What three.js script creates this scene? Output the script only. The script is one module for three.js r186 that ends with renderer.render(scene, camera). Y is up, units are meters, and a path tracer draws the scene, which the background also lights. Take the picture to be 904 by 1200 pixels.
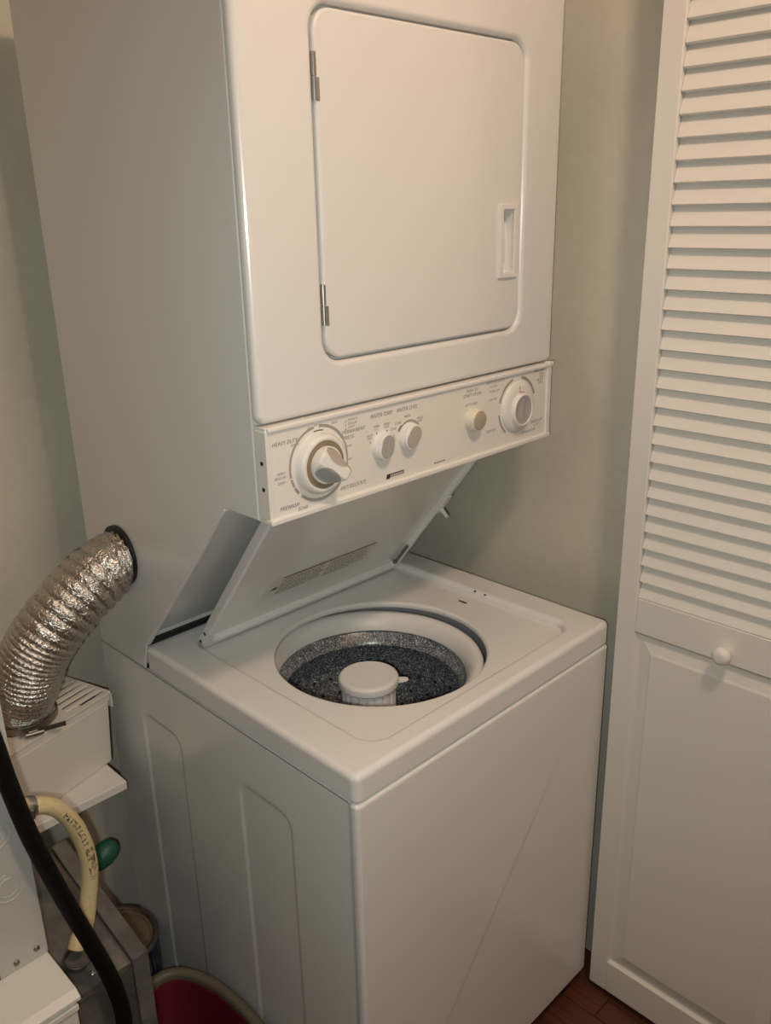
import * as THREE from 'three';
import { RoundedBoxGeometry } from 'three/addons/geometries/RoundedBoxGeometry.js';
import { mergeGeometries } from 'three/addons/utils/BufferGeometryUtils.js';
import { ImprovedNoise } from 'three/addons/math/ImprovedNoise.js';

// ---------------------------------------------------------------- camera, lights, exposure
const FLOOR = 0.035;                       // the machine's cabinet starts this far above the floor
const scene = new THREE.Scene();
const camera = new THREE.PerspectiveCamera(61.39, 904 / 1200, 0.05, 20);
camera.position.set(-0.6154, 1.4693 + FLOOR, 0.6872);
camera.rotation.set(-0.3389, -0.7792, -0.0218, 'YXZ');
scene.add(camera);
scene.background = new THREE.Color(0x000000);

const renderer = new THREE.WebGLRenderer({ antialias: true });
renderer.toneMapping = THREE.LinearToneMapping;
renderer.toneMappingExposure = 1.0;
renderer.shadowMap.enabled = true;

// the phone's own flash, a few centimetres left of and below its lens: it throws the thin brown
// shadows beside the hose and the glints on every upright edge at camera height
const flash = new THREE.SpotLight(new THREE.Color().setRGB(0.93, 1.0, 0.96), 1.65, 0, 1.0, 1, 2);
flash.position.set(-0.6154 - 0.0214 - 0.008, 1.4693 + FLOOR - 0.024, 0.6872 - 0.0212 + 0.01);
flash.castShadow = true; flash.shadow.radius = 0.5; flash.name = 'phone_flash';
flash.target.position.copy(flash.position).add(new THREE.Vector3(0, 0, -1).applyEuler(camera.rotation));
scene.add(flash, flash.target);
// the warm ceiling lamp's light (its glass dome is built with the lamp below)
const lampLight = new THREE.PointLight(new THREE.Color().setRGB(1.0, 0.715, 0.53), 3.05, 0, 2);
lampLight.position.set(0.02, 2.40, 0.72);
lampLight.castShadow = true; lampLight.shadow.radius = 4; lampLight.name = 'ceiling_lamp_light';
scene.add(lampLight);

// ---------------------------------------------------------------- helpers
const V = (x, y, z) => new THREE.Vector3(x, y, z);
const noise = new ImprovedNoise();
let seed = 7;
const rnd = () => { seed = (seed * 1664525 + 1013904223) >>> 0; return seed / 4294967296; };
const used = {};
function numbered(n) { const k = used[n] = (used[n] ?? -1) + 1; return k ? `${n}_${String(k).padStart(3, '0')}` : n; }
function shadows(m) { m.castShadow = true; m.receiveShadow = true; return m; }
function thing(name, label, category, [x, y, z] = [0, 0, 0], turn = 0, group) {
  const o = new THREE.Group(); o.name = numbered(name); o.position.set(x, y, z); o.rotation.y = turn;
  o.userData = { label, category }; if (group) o.userData.group = group;
  scene.add(o); return o;
}
function part(name, geos, mat, parent) {
  const g = Array.isArray(geos) ? mergeGeometries(geos.map(q => { const n = q.index ? q.toNonIndexed() : q; for (const a of Object.keys(n.attributes)) if (!['position', 'normal', 'uv'].includes(a)) n.deleteAttribute(a); return n; })) : geos;
  const m = shadows(new THREE.Mesh(g, mat)); m.name = name; parent.add(m); return m;
}
function struct(name, geos, mat, parent = scene) { const m = part(name, geos, mat, parent); if (parent === scene) m.userData.kind = 'structure'; return m; }
function box(x0, x1, y0, y1, z0, z1, r = 0, seg = 2) {
  const w = x1 - x0, h = y1 - y0, d = z1 - z0;
  const g = r ? new RoundedBoxGeometry(w, h, d, seg, Math.min(r, w / 2.01, h / 2.01, d / 2.01)) : new THREE.BoxGeometry(w, h, d);
  g.translate((x0 + x1) / 2, (y0 + y1) / 2, (z0 + z1) / 2); return g;
}
function rr(S, x0, x1, y0, y1, r) {        // rounded rectangle
  S.moveTo(x0 + r, y0); S.lineTo(x1 - r, y0); S.absarc(x1 - r, y0 + r, r, -Math.PI / 2, 0, false);
  S.lineTo(x1, y1 - r); S.absarc(x1 - r, y1 - r, r, 0, Math.PI / 2, false);
  S.lineTo(x0 + r, y1); S.absarc(x0 + r, y1 - r, r, Math.PI / 2, Math.PI, false);
  S.lineTo(x0, y0 + r); S.absarc(x0 + r, y0 + r, r, Math.PI, Math.PI * 1.5, false);
  return S;
}
const rrS = (...a) => rr(new THREE.Shape(), ...a), rrH = (...a) => rr(new THREE.Path(), ...a);
// extrusion of total thickness d from z=0 to z=d, rounded by b on both faces, outline kept at the shape
function ext(shape, d, b = 0, seg = 3, cs = 10) {
  const g = new THREE.ExtrudeGeometry(shape, { depth: d - 2 * b, bevelEnabled: b > 0, bevelThickness: b, bevelSize: b, bevelOffset: -b, bevelSegments: seg, curveSegments: cs });
  if (b) g.translate(0, 0, b); return g;
}
const flat = g => g.rotateX(-Math.PI / 2);  // a shape drawn in (x, -z) laid level, thickness upward
function lathe(pts, seg = 64) { return new THREE.LatheGeometry(pts.map(p => new THREE.Vector2(p[0], p[1])), seg); }
function cyl(r0, r1, h, seg = 32) { return new THREE.CylinderGeometry(r1, r0, h, seg); }
// tube along a curve with a radius that may vary along it and around it
function sweep(curve, n, m, rad, caps = true) {
  const fr = curve.computeFrenetFrames(n, false), L = curve.getLength();
  const pos = [], uv = [], idx = [];
  for (let i = 0; i <= n; i++) {
    const p = curve.getPointAt(i / n), N = fr.normals[i], B = fr.binormals[i];
    for (let j = 0; j <= m; j++) {
      const a = (j % m) / m * Math.PI * 2, r = rad(i / n * L, a, i / n);
      pos.push(p.x + r * (Math.cos(a) * N.x + Math.sin(a) * B.x), p.y + r * (Math.cos(a) * N.y + Math.sin(a) * B.y), p.z + r * (Math.cos(a) * N.z + Math.sin(a) * B.z));
      uv.push(i / n * L, j / m);
    }
  }
  for (let i = 0; i < n; i++) for (let j = 0; j < m; j++) { const a = i * (m + 1) + j, b = a + m + 1; idx.push(a, a + 1, b, b, a + 1, b + 1); }
  if (caps) for (const i of [0, n]) {
    const c = pos.length / 3, p = curve.getPointAt(i / n); pos.push(p.x, p.y, p.z); uv.push(0, 0);
    for (let j = 0; j < m; j++) { const a = i * (m + 1) + j; i ? idx.push(c, a, a + 1) : idx.push(c, a + 1, a); }
  }
  const g = new THREE.BufferGeometry();
  g.setAttribute('position', new THREE.Float32BufferAttribute(pos, 3)); g.setAttribute('uv', new THREE.Float32BufferAttribute(uv, 2));
  g.setIndex(idx); g.computeVertexNormals(); return g;
}
const spline = pts => new THREE.CatmullRomCurve3(pts.map(p => V(...p)), false, 'catmullrom', 0.5);
// grid surface: f(u, v) -> [x, y, z]
function grid(nu, nv, f) {
  const pos = [], uv = [], idx = [];
  for (let i = 0; i <= nu; i++) for (let j = 0; j <= nv; j++) { pos.push(...f(i / nu, j / nv)); uv.push(i / nu, j / nv); }
  for (let i = 0; i < nu; i++) for (let j = 0; j < nv; j++) { const a = i * (nv + 1) + j, b = a + nv + 1; idx.push(a, b, a + 1, b, b + 1, a + 1); }
  const g = new THREE.BufferGeometry();
  g.setAttribute('position', new THREE.Float32BufferAttribute(pos, 3)); g.setAttribute('uv', new THREE.Float32BufferAttribute(uv, 2));
  g.setIndex(idx); g.computeVertexNormals(); return g;
}
// box-projected uv in metres, so that grain keeps its real size
function metreUV(g) {
  const p = g.attributes.position, n = g.attributes.normal, u = new Float32Array(p.count * 2);
  for (let i = 0; i < p.count; i++) {
    const ax = Math.abs(n.getX(i)), ay = Math.abs(n.getY(i)), az = Math.abs(n.getZ(i));
    const [a, b] = ax > ay && ax > az ? [p.getZ(i), p.getY(i)] : ay > az ? [p.getX(i), p.getZ(i)] : [p.getX(i), p.getY(i)];
    u[2 * i] = a; u[2 * i + 1] = b;
  }
  g.setAttribute('uv', new THREE.BufferAttribute(u, 2)); return g;
}
function dataTex(n, f, srgb = false, rep = 1) {
  const d = new Uint8Array(n * n * 4);
  for (let y = 0; y < n; y++) for (let x = 0; x < n; x++) { const c = f(x / n, y / n, x, y), k = (y * n + x) * 4; for (let i = 0; i < 3; i++) d[k + i] = Math.max(0, Math.min(255, Math.round(255 * (c.length ? c[i] : c)))); d[k + 3] = 255; }
  const t = new THREE.DataTexture(d, n, n); t.wrapS = t.wrapT = THREE.RepeatWrapping; t.magFilter = THREE.LinearFilter; t.minFilter = THREE.LinearMipmapLinearFilter; t.generateMipmaps = true;
  if (srgb) t.colorSpace = THREE.SRGBColorSpace; t.repeat.set(rep, rep); t.needsUpdate = true; return t;
}
// noise that tiles: value noise on a wrapped lattice
function lattice(n) { const a = new Float32Array(n * n); for (let i = 0; i < n * n; i++) a[i] = rnd(); return (u, v) => { const x = u * n, y = v * n, i = Math.floor(x), j = Math.floor(y), fx = x - i, fy = y - j, s = t => t * t * (3 - 2 * t), g = (p, q) => a[((q % n + n) % n) * n + (p % n + n) % n]; return (g(i, j) * (1 - s(fx)) + g(i + 1, j) * s(fx)) * (1 - s(fy)) + (g(i, j + 1) * (1 - s(fx)) + g(i + 1, j + 1) * s(fx)) * s(fy); }; }
const L8 = lattice(8), L32 = lattice(32), L64 = lattice(64), L128 = lattice(128);
const C = (r, g, b) => new THREE.Color().setRGB(r, g, b);
const std = (color, roughness = 0.6, o = {}) => new THREE.MeshStandardMaterial({ color, roughness, ...o });
const phy = (color, roughness = 0.6, o = {}) => new THREE.MeshPhysicalMaterial({ color, roughness, ...o });

// ---------------------------------------------------------------- materials
const plasterBump = dataTex(256, (u, v) => 0.5 * L32(u, v) + 0.3 * L64(u, v) + 0.2 * L128(u, v), false, 2.5);
const M = {
  wall: std(C(0.65, 0.615, 0.51), 0.62, { bumpMap: plasterBump, bumpScale: 0.0003 }),
  ceiling: std(C(0.78, 0.76, 0.72), 0.9),
  enamel: phy(C(0.78, 0.77, 0.745), 0.32, { clearcoat: 0.5, clearcoatRoughness: 0.12 }),
  plastic: std(C(0.80, 0.78, 0.74), 0.38),
  ivory: std(C(0.76, 0.70, 0.58), 0.42),
  greyPrint: std(C(0.40, 0.39, 0.37), 0.5),
  greyRib: std(C(0.44, 0.40, 0.35), 0.5),
  tan: std(C(0.43, 0.36, 0.265), 0.45),
  tanRing: std(C(0.26, 0.205, 0.135), 0.5),
  black: std(C(0.012, 0.012, 0.013), 0.45),
  rubber: phy(C(0.0035, 0.0035, 0.0035), 0.6, { specularIntensity: 0.35 }),
  steel: std(C(0.50, 0.49, 0.47), 0.32, { metalness: 1 }),
  dull: std(C(0.30, 0.27, 0.24), 0.42, { metalness: 1 }),
  paint: std(C(0.77, 0.745, 0.69), 0.45),
};

// ---------------------------------------------------------------- the room
const RX0 = -2.2, RX1 = 0.68, RZ0 = -0.80, RZ1 = 3.4, RH = 2.45, T = 0.1;
{
  const speckMap = dataTex(512, (u, v) => { const a = L8(u, v), b = L64(u, v); const k = 0.97 + 0.05 * (a - 0.5) + 0.02 * (b - 0.5); return [k, k, k]; }, true, 1.2);
  M.wall.map = speckMap;
  struct('wall_back', metreUV(box(RX0 - T, RX1 + T, 0, RH, RZ0 - T, RZ0)), M.wall);
  struct('wall_front', metreUV(box(RX0 - T, RX1 + T, 0, RH, RZ1, RZ1 + T)), M.wall);
  struct('wall_left', metreUV(box(RX0 - T, RX0, 0, RH, RZ0, RZ1)), M.wall);
  struct('wall_right', metreUV(box(RX1, RX1 + T, 0, RH, RZ0, RZ1)), M.wall);
  struct('ceiling', box(RX0 - T, RX1 + T, RH, RH + T, RZ0 - T, RZ1 + T), M.ceiling);
  // floor: red-brown planks laid along z on a dark bed
  const floor = struct('floor', box(RX0 - T, RX1 + T, -T, -0.009, RZ0 - T, RZ1 + T), std(C(0.03, 0.015, 0.01), 0.8));
  const planks = [0, 1, 2].map(k => std(0xffffff, 0.35, { map: dataTex(256, (u, v) => { const g = L64(u * 0.5 + k * 0.3, v * 0.06) * 0.6 + L128(u + k * 0.1, v * 0.1) * 0.4; const s = 0.75 + 0.5 * g + k * 0.08; return [0.30 * s, 0.17 * s, 0.125 * s]; }, true) }));
  const pw = 0.125, nx = Math.ceil((RX1 - RX0) / pw), len = 0.9;
  const full = new RoundedBoxGeometry(pw - 0.0014, 0.012, len - 0.0014, 1, 0.0012);
  for (let i = 0; i < nx; i++) {
    const off = (i * 0.37) % len;
    for (let z0 = RZ0 - off; z0 < RZ1; z0 += len) {
      const a = Math.max(z0, RZ0 + 0.001), b = Math.min(z0 + len, RZ1 - 0.001); if (b - a < 0.03) continue;
      const w = Math.min(pw, RX1 - RX0 - i * pw);
      const whole = b - a > len - 1e-6 && w > pw - 1e-6;
      const m = part('plank', whole ? full : new RoundedBoxGeometry(w - 0.0014, 0.012, b - a - 0.0014, 1, 0.0012), planks[Math.floor(rnd() * 3)], floor);
      m.position.set(RX0 + i * pw + w / 2, -0.006, (a + b) / 2);
    }
  }
}

// ---------------------------------------------------------------- bifold door folded against the right wall
{
  const FX = 0.605, zA = 0.012, zB = 0.395, y0 = 0.013, y1 = 2.03;
  const d = new THREE.Group(); d.name = 'door_1'; d.userData = { kind: 'structure' };
  d.position.set(FX, y0, (zA + zB) / 2); scene.add(d);
  const hw = (zB - zA) / 2, H = y1 - y0, sw = 0.036, tk = 0.030;
  const yl0 = 0.7806 + FLOOR - y0, yl1 = 0.8437 + FLOOR - y0, yb = 0.0515 + FLOOR - y0, yt = H - 0.075;
  part('stile', box(0, tk, 0, H, -hw, -hw + sw, 0.0025), M.paint, d);
  part('stile', box(0, tk, 0, H, hw - sw, hw, 0.0025), M.paint, d);
  part('top_rail', box(0.001, tk - 0.001, yt, H, -hw + sw, hw - sw, 0.002), M.paint, d);
  part('lock_rail', box(0.0006, tk - 0.001, yl0, yl1, -hw + sw, hw - sw, 0.002), M.paint, d);
  part('bottom_rail', box(0.0006, tk - 0.001, 0, yb, -hw + sw, hw - sw, 0.002), M.paint, d);
  // louvre slats: lower edge out towards the room, upper edge tucked in behind the slat above
  const pitch = 0.02955, n = Math.floor((yt - yl1) / pitch);
  const S = new THREE.Shape(); { const L = 0.0395, t = 0.0062, a = 0.38; // a from vertical
    const ux = Math.sin(a), uy = Math.cos(a), vx = -Math.cos(a), vy = Math.sin(a);
    S.moveTo(0, 0); S.lineTo(L * ux, L * uy); S.lineTo(L * ux - t * vx, L * uy - t * vy); S.lineTo(-t * vx, -t * vy); S.closePath(); }
  const slat = ext(S, 2 * (hw - sw) - 0.0006, 0.0011, 2); slat.translate(0, 0, -(hw - sw) + 0.0003);
  for (let i = 0; i <= n; i++) { const m = part('louver_slat', slat, M.paint, d); m.position.set(0.0015, yl1 + 0.0015 + i * pitch, 0); if (i === n) m.scale.y = 0.75; }
  // raised field panel: groove, bevel, flat field
  const pw = hw - sw, py0 = yb, py1 = yl0;
  part('panel', grid(150, 150, (u, v) => {
    const warp = t => t < 0.3 ? t / 0.3 * 0.12 : t > 0.7 ? 0.88 + (t - 0.7) / 0.3 * 0.12 : 0.12 + (t - 0.3) / 0.4 * 0.76;
    const z = -pw + warp(u) * 2 * pw, y = py0 + warp(v) * (py1 - py0);
    const e = Math.min(z + pw, pw - z, y - py0, py1 - y);
    const x = e < 0.004 ? 0.0015 + e * 1.4 : e < 0.010 ? 0.0071 : e < 0.030 ? 0.0071 - (e - 0.010) / 0.020 * 0.0042 : e < 0.032 ? 0.0029 - (e - 0.030) / 0.002 * 0.0015 : 0.0014;
    return [x, y, z];
  }), M.paint, d);
  part('panel_back', box(0.012, 0.024, py0 - 0.004, py1 + 0.004, -pw - 0.004, pw + 0.004), M.paint, d);
  const k = lathe([[0, 0.026], [0.006, 0.0262], [0.011, 0.0245], [0.0145, 0.020], [0.0155, 0.015], [0.0135, 0.010], [0.0095, 0.006], [0.0085, 0.002], [0.0085, -0.002], [0, -0.002]].reverse(), 40);
  k.rotateZ(Math.PI / 2); const kn = part('knob', k, M.paint, d); kn.position.set(0.0006, 0.7995 + FLOOR - y0, 0.002);
}

// ---------------------------------------------------------------- ceiling lamp (out of the picture, its light is not)
{
  const o = thing('ceiling_lamp', 'round flush ceiling lamp with a glowing glass dome in front of the laundry machine', 'lamp', [0.02, RH, 0.72]);
  part('base', lathe([[0, 0], [0.15, 0], [0.155, -0.006], [0.15, -0.02], [0.13, -0.024], [0, -0.024]].reverse(), 48), M.paint, o);
  const dome = []; for (let i = 0; i <= 12; i++) { const a = i / 12 * Math.PI / 2; dome.push([0.13 * Math.sin(a), -0.024 - 0.075 * Math.cos(a)]); }
  part('dome', lathe(dome.concat([[0, -0.024]]), 48), std(C(0.9, 0.85, 0.75), 0.5, { emissive: C(1, 0.74, 0.46), emissiveIntensity: 3 }), o);
}

// ---------------------------------------------------------------- stacked washer and dryer
const W = 0.607, H1 = 0.7427, H2 = 0.7856, ZC = -0.5188, D = 0.6774, H3 = 1.0927, H4 = 1.2193, ZD = -0.1483, ZK = -0.1426, TOP = 1.785;
const mach = thing('stacked_washer_dryer', 'white stacked washer and dryer with its washer lid open below the control panel', 'washer dryer', [0, FLOOR, 0]);
{
  // --- washer cabinet: plates round a hollow, left side with two long pressed panels
  const side = grid(230, 190, (u, v) => {
    const z = -D + u * (D - 0.0175), y = v * (H1 - 0.002);
    const sd = (za, zb, ya, yb, r) => { const qx = Math.abs(z - (za + zb) / 2) - (zb - za) / 2 + r, qy = Math.abs(y - (ya + yb) / 2) - (yb - ya) / 2 + r; return Math.min(Math.max(qx, qy), 0) + Math.hypot(Math.max(qx, 0), Math.max(qy, 0)) - r; };
    const e = Math.min(sd(-0.555, -0.436, 0.05, 0.643, 0.024), sd(-0.268, -0.145, 0.05, 0.643, 0.024));
    const t = Math.max(0, Math.min(1, (0.0035 - e) / 0.007)), s = t * t * (3 - 2 * t);
    return [0.0004 + 0.0022 * s, y, z];
  });
  part('washer_cabinet', [side, box(0.0045, 0.0075, 0, H1 - 0.002, -D, -0.0175), box(W - 0.003, W - 0.0004, 0, H1 - 0.002, -D, -0.0175), box(0.003, W - 0.003, 0, H1, -D, -D + 0.003), box(0.003, W - 0.003, 0, 0.003, -D, -0.02), box(0.0004, 0.0075, H1 - 0.0035, H1 - 0.002, -D, -0.0175)], M.enamel, mach);
  part('washer_front_panel', ext(rrS(0, W, 0, H1 - 0.0022, 0.006), 0.018, 0.007, 5).translate(0, 0, -0.018), M.enamel, mach);
  part('base_plinth', box(0.012, W - 0.012, -0.035, 0.001, -D + 0.01, -0.045), M.black, mach);
  for (const [x, z] of [[0.05, -0.028], [W - 0.05, -0.028]]) part('foot', cyl(0.016, 0.012, 0.035, 20).translate(x, -0.0175, z), M.black, mach);

  // --- top cover with the lid recess and the tub opening
  const AX = 0.281, AZ = -0.239, RO = 0.177, BX = 0.278, BZ = -0.259; // the tub hangs a little off the opening's centre
  const O = rrS(0, W, 0, -ZC, 0.0125); O.holes.push(rrH(0.068, 0.543, 0.040, 0.476, 0.032));
  const b = 0.0095, g = ext(O, H2 - H1 - 0.0005, b, 5, 16);
  { const p = g.attributes.position; for (let i = 0; i < p.count; i++) if (p.getZ(i) < b + 1e-6) p.setZ(i, p.getZ(i) * 0.35); g.computeVertexNormals(); }
  flat(g).translate(0, H1 + 0.0005, 0);
  const R = rrS(0.058, 0.553, 0.030, 0.486, 0.03); const hole = new THREE.Path(); hole.absarc(AX, -AZ, RO, 0, Math.PI * 2, true); R.holes.push(hole);
  const rec = flat(ext(R, 0.012, 0.005, 4, 72)).translate(0, 0.7735 - 0.012, 0);
  part('top_cover', [g, rec], M.enamel, mach);
  for (const [x, z] of [[0.560, -0.252], [0.560, -0.228]]) part('screw_hole', cyl(0.0024, 0.0024, 0.001, 14).translate(x - 0.015, 0.7840, z), M.black, mach);
  part('latch_slot', box(0.508, 0.5125, 0.7733, 0.7741, -0.262, -0.244), M.black, mach);

  // --- tub ring, speckled basket, agitator
  const ax = (gg) => gg.translate(BX, 0, BZ);
  part('outer_tub', ax(lathe([[0, 0.34], [0.215, 0.345], [0.217, 0.40], [0.217, 0.7605]].reverse(), 64)), std(C(0.36, 0.36, 0.36), 0.6, { side: THREE.DoubleSide }), mach);
  part('tub_ring', ax(lathe([[0.192, 0.700], [0.192, 0.742], [0.189, 0.7465], [0.183, 0.7475], [0.176, 0.7455], [0.169, 0.738], [0.164, 0.728], [0.161, 0.7185], [0.162, 0.716], [0.168, 0.7155]].reverse(), 96)), M.plastic, mach);
  const speck = dataTex(512, (u, v) => { const a = L128(u, v), c = L128(v * 2 + 0.3, u * 2 + 0.1), f = L32(u, v); const k = 0.27 + 0.08 * f + (a > 0.56 ? 0.5 * (a - 0.56) / 0.44 : 0) + (c > 0.66 ? 0.34 : 0) - (c < 0.32 ? 0.12 : 0); return [k * 0.97, k, k * 1.02]; }, true);
  const basketMat = phy(0xffffff, 0.30, { map: speck, clearcoat: 0.8, clearcoatRoughness: 0.25 });
  const bas = lathe([[0.166, 0.6885], [0.185, 0.682], [0.2, 0.665], [0.206, 0.63], [0.206, 0.58], [0.206, 0.40], [0.198, 0.375], [0.16, 0.365], [0, 0.36]].reverse(), 96);
  const shoulder = lathe([[0.169, 0.7165], [0.1655, 0.7135], [0.1600, 0.706], [0.1550, 0.699], [0.1520, 0.6945], [0.1510, 0.6915], [0.1525, 0.6885], [0.166, 0.6875]].reverse(), 96);
  for (const b2 of [bas, shoulder]) { const u = b2.attributes.uv, p = b2.attributes.position; for (let i = 0; i < u.count; i++) u.setXY(i, u.getX(i) * 5, (p.getY(i) + 0.3 * Math.hypot(p.getX(i), p.getZ(i))) * 4.5); }
  const basket = part('wash_basket', ax(bas), basketMat, mach);
  part('basket_rim', ax(shoulder), basketMat, basket);
  const holes = [];
  for (let r = 0; r < 7; r++) for (let i = 0; i < 36; i++) {
    const a = (i + (r % 2) / 2) / 36 * Math.PI * 2, h = cyl(0.0034, 0.0034, 0.0016, 8); h.rotateZ(Math.PI / 2); h.translate(0.2055, 0.60 - r * 0.034, 0); h.rotateY(a); holes.push(ax(h));
  }
  const pf = part('drain_perforations', holes, M.black, basket); pf.userData.kind = 'stuff';
  const column = new THREE.BufferGeometry().copy(lathe([[0.075, 0.362], [0.060, 0.40], [0.050, 0.46], [0.0475, 0.56], [0.0465, 0.6975], [0.040, 0.6985], [0, 0.6985]], 144));
  { const p = column.attributes.position; for (let i = 0; i < p.count; i++) { const x = p.getX(i), z = p.getZ(i), r = Math.hypot(x, z); if (r < 0.045) continue; const a = Math.atan2(z, x), k = 1 - 0.05 * Math.pow(Math.abs(Math.cos(a * 9)), 12) - 0.02 * Math.pow(Math.abs(Math.cos(a * 9 + 0.5)), 20); p.setX(i, x * k); p.setZ(i, z * k); } column.computeVertexNormals(); }
  const ax2 = (gg) => gg.translate(BX, 0, BZ - 0.009);
  const ag = part('agitator', ax2(column), M.plastic, mach);
  const vanes = []; for (let k = 0; k < 4; k++) vanes.push(ax2(box(0.04, 0.115, 0.37, 0.50, -0.004, 0.004, 0.003).rotateY(k * Math.PI / 2 + 0.5)));
  part('vane', vanes, M.plastic, ag);
  part('agitator_cap', [ax2(lathe([[0.0485, 0.6955], [0.0515, 0.6962], [0.0522, 0.698], [0.0522, 0.7070], [0.0505, 0.7105], [0.047, 0.7125], [0.040, 0.7122], [0.0385, 0.7112], [0.030, 0.7114], [0, 0.7118]], 72)), ax2(ext((() => { const q = new THREE.Shape(); q.moveTo(0.045, -0.010); q.lineTo(0.060, -0.007); q.absarc(0.063, 0, 0.007, -Math.PI / 2, Math.PI / 2, false); q.lineTo(0.045, 0.010); q.closePath(); return q; })(), 0.004, 0.0012, 2).rotateX(-Math.PI / 2).rotateY(-0.62).translate(0, 0.6935, 0))], M.plastic, ag);

  // --- lid, hinged at the back of the recess and leaning up under the control panel
  const th = 52 * Math.PI / 180, basis = new THREE.Matrix4().makeBasis(V(1, 0, 0), V(0, Math.sin(th), Math.cos(th)), V(0, -Math.cos(th), Math.sin(th))).setPosition(0, 0.7745, -0.455);
  const LX0 = 0.070, LX1 = 0.541, LU = 0.398;
  const fr = rrS(LX0, LX1, 0, LU, 0.012); fr.holes.push(rrH(LX0 + 0.013, LX1 - 0.013, 0.016, LU - 0.013, 0.014));
  const frame = ext(fr, 0.019, 0.0045, 4).translate(0, 0, -0.019);
  const skin = ext(rrS(LX0 + 0.004, LX1 - 0.004, 0.004, LU - 0.004, 0.01), 0.008, 0.001, 1).translate(0, 0, -0.018);
  const lid = part('washer_lid', mergeGeometries([frame, skin]).applyMatrix4(basis), M.enamel, mach);
  const stc = document.createElement('canvas'); stc.width = 1024; stc.height = 256; const c = stc.getContext('2d');
  c.fillStyle = '#dcd9d3'; c.fillRect(0, 0, 1024, 256); c.fillStyle = '#4a2b1c'; c.fillRect(110, 8, 900, 16);
  c.fillStyle = '#2b241f'; c.beginPath(); c.moveTo(22, 150); c.lineTo(64, 118); c.lineTo(96, 118); c.lineTo(96, 150); c.closePath(); c.fill();
  for (let col = 0; col < 2; col++) for (let l = 0; l < 9; l++) { let x = 112 + col * 445; const xe = x + 425 - (l === 8 ? 160 : rnd() * 60); while (x < xe) { const w = 8 + rnd() * 26; c.fillStyle = `rgba(60,50,40,${0.55 + 0.35 * rnd()})`; c.fillRect(x, 42 + l * 22, w, 10); x += w + 7; } }
  const stTex = new THREE.CanvasTexture(stc); stTex.colorSpace = THREE.SRGBColorSpace;
  const st = new THREE.PlaneGeometry(0.248, 0.062).translate(0.293, 0.109, -0.0096);
  const stm = part('warning_sticker', st.applyMatrix4(basis), std(0xffffff, 0.5, { map: stTex }), lid); stm.userData.label = 'printed instruction sticker with a brown rule';
  part('lid_hinge', [box(LX1 - 0.0158, LX1 - 0.0128, 0.03, 0.080, -0.0075, -0.001), cyl(0.0045, 0.0045, 0.006, 16).rotateZ(Math.PI / 2).translate(LX1 - 0.017, 0.026, -0.004)].map(q => q.applyMatrix4(basis)), M.dull, lid);
  part('strike_pin', [cyl(0.0042, 0.0035, 0.024, 16).rotateX(Math.PI / 2).translate(LX1 - 0.006, 0.203, 0.010), box(LX1 - 0.015, LX1 + 0.001, 0.19, 0.24, -0.003, 0.0025, 0.0015)].map(q => q.applyMatrix4(basis)), M.plastic, lid);
  for (const u of [0.013, 0.037]) part('screw_hole', cyl(0.003, 0.003, 0.0008, 14).rotateZ(Math.PI / 2).translate(LX0 - 0.0001, u, -0.0095).applyMatrix4(basis), M.black, lid);

  // --- dryer cabinet: two side plates with the sloped cut-out, sloped underside and body between
  const prof = (dx) => { const s = new THREE.Shape(); s.moveTo(D, H1); s.lineTo(-ZC + 0.0055, H1); s.lineTo(-ZC - 0.008, 0.792 + 0.0); s.lineTo(0.2441, H3 + 0.001); s.lineTo(0.168, H3 + 0.001); s.lineTo(0.168, TOP); s.lineTo(D, TOP); s.closePath(); return s; };
  const body = () => { const s = new THREE.Shape(); s.moveTo(D - 0.002, H1 + 0.003); s.lineTo(-ZC + 0.012, H1 + 0.003); s.lineTo(-ZC + 0.010, 0.797); s.lineTo(0.250, H3 + 0.007); s.lineTo(0.169, H3 + 0.007); s.lineTo(0.169, TOP - 0.002); s.lineTo(D - 0.002, TOP - 0.002); s.closePath(); return s; };
  const rotP = gg => gg.rotateY(Math.PI / 2);   // (s, y, thickness) -> (thickness, y, -s)
  part('dryer_cabinet', [rotP(ext(prof(), 0.0045, 0.0018, 3)).translate(0, 0, 0), rotP(ext(prof(), 0.0045, 0.0018, 3)).translate(W - 0.0045, 0, 0), rotP(ext(body(), W - 0.006, 0)).translate(0.003, 0, 0), ...[-0.0008, W - 0.0082].map(x => { const dy = H3 - 0.792, dz = -0.2441 - ZC - 0.008, L = Math.hypot(dy, dz); return new RoundedBoxGeometry(0.009, L, 0.0042, 3, 0.0018).rotateX(Math.atan2(dz, dy)).translate(x + 0.0045, (0.792 + H3) / 2 - 0.0006, (-0.2441 + ZC + 0.008) / 2 + 0.0012); })], M.enamel, mach);
  part('gasket_strip', box(0.006, W - 0.006, 0.7845, 0.7935, -0.523, -0.5155), M.black, mach);

  // --- dryer front panel with the rounded door opening
  const P = rrS(-0.003, 0.611, 1.2212, TOP, 0.012); P.holes.push(rrH(0.1085, 0.5180, 1.2835, 1.6915, 0.030));
  part('dryer_front_panel', [ext(P, 0.019, 0.0085, 6, 12).translate(0, 0, -0.1673)], M.enamel, mach);
  const DS = rrS(0.1120, 0.5145, 1.2870, 1.6880, 0.0275); DS.holes.push(rrH(0.4690, 0.4957, 1.3708, 1.4640, 0.002));
  const door = part('dryer_door', ext(DS, 0.016, 0.004, 4, 12).translate(0, 0, -0.1655), M.enamel, mach);
  const hs = rrS(0.4605, 0.5045, 1.3645, 1.4715, 0.002); hs.holes.push(rrH(0.4695, 0.4952, 1.3715, 1.4633, 0.0015));
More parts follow.
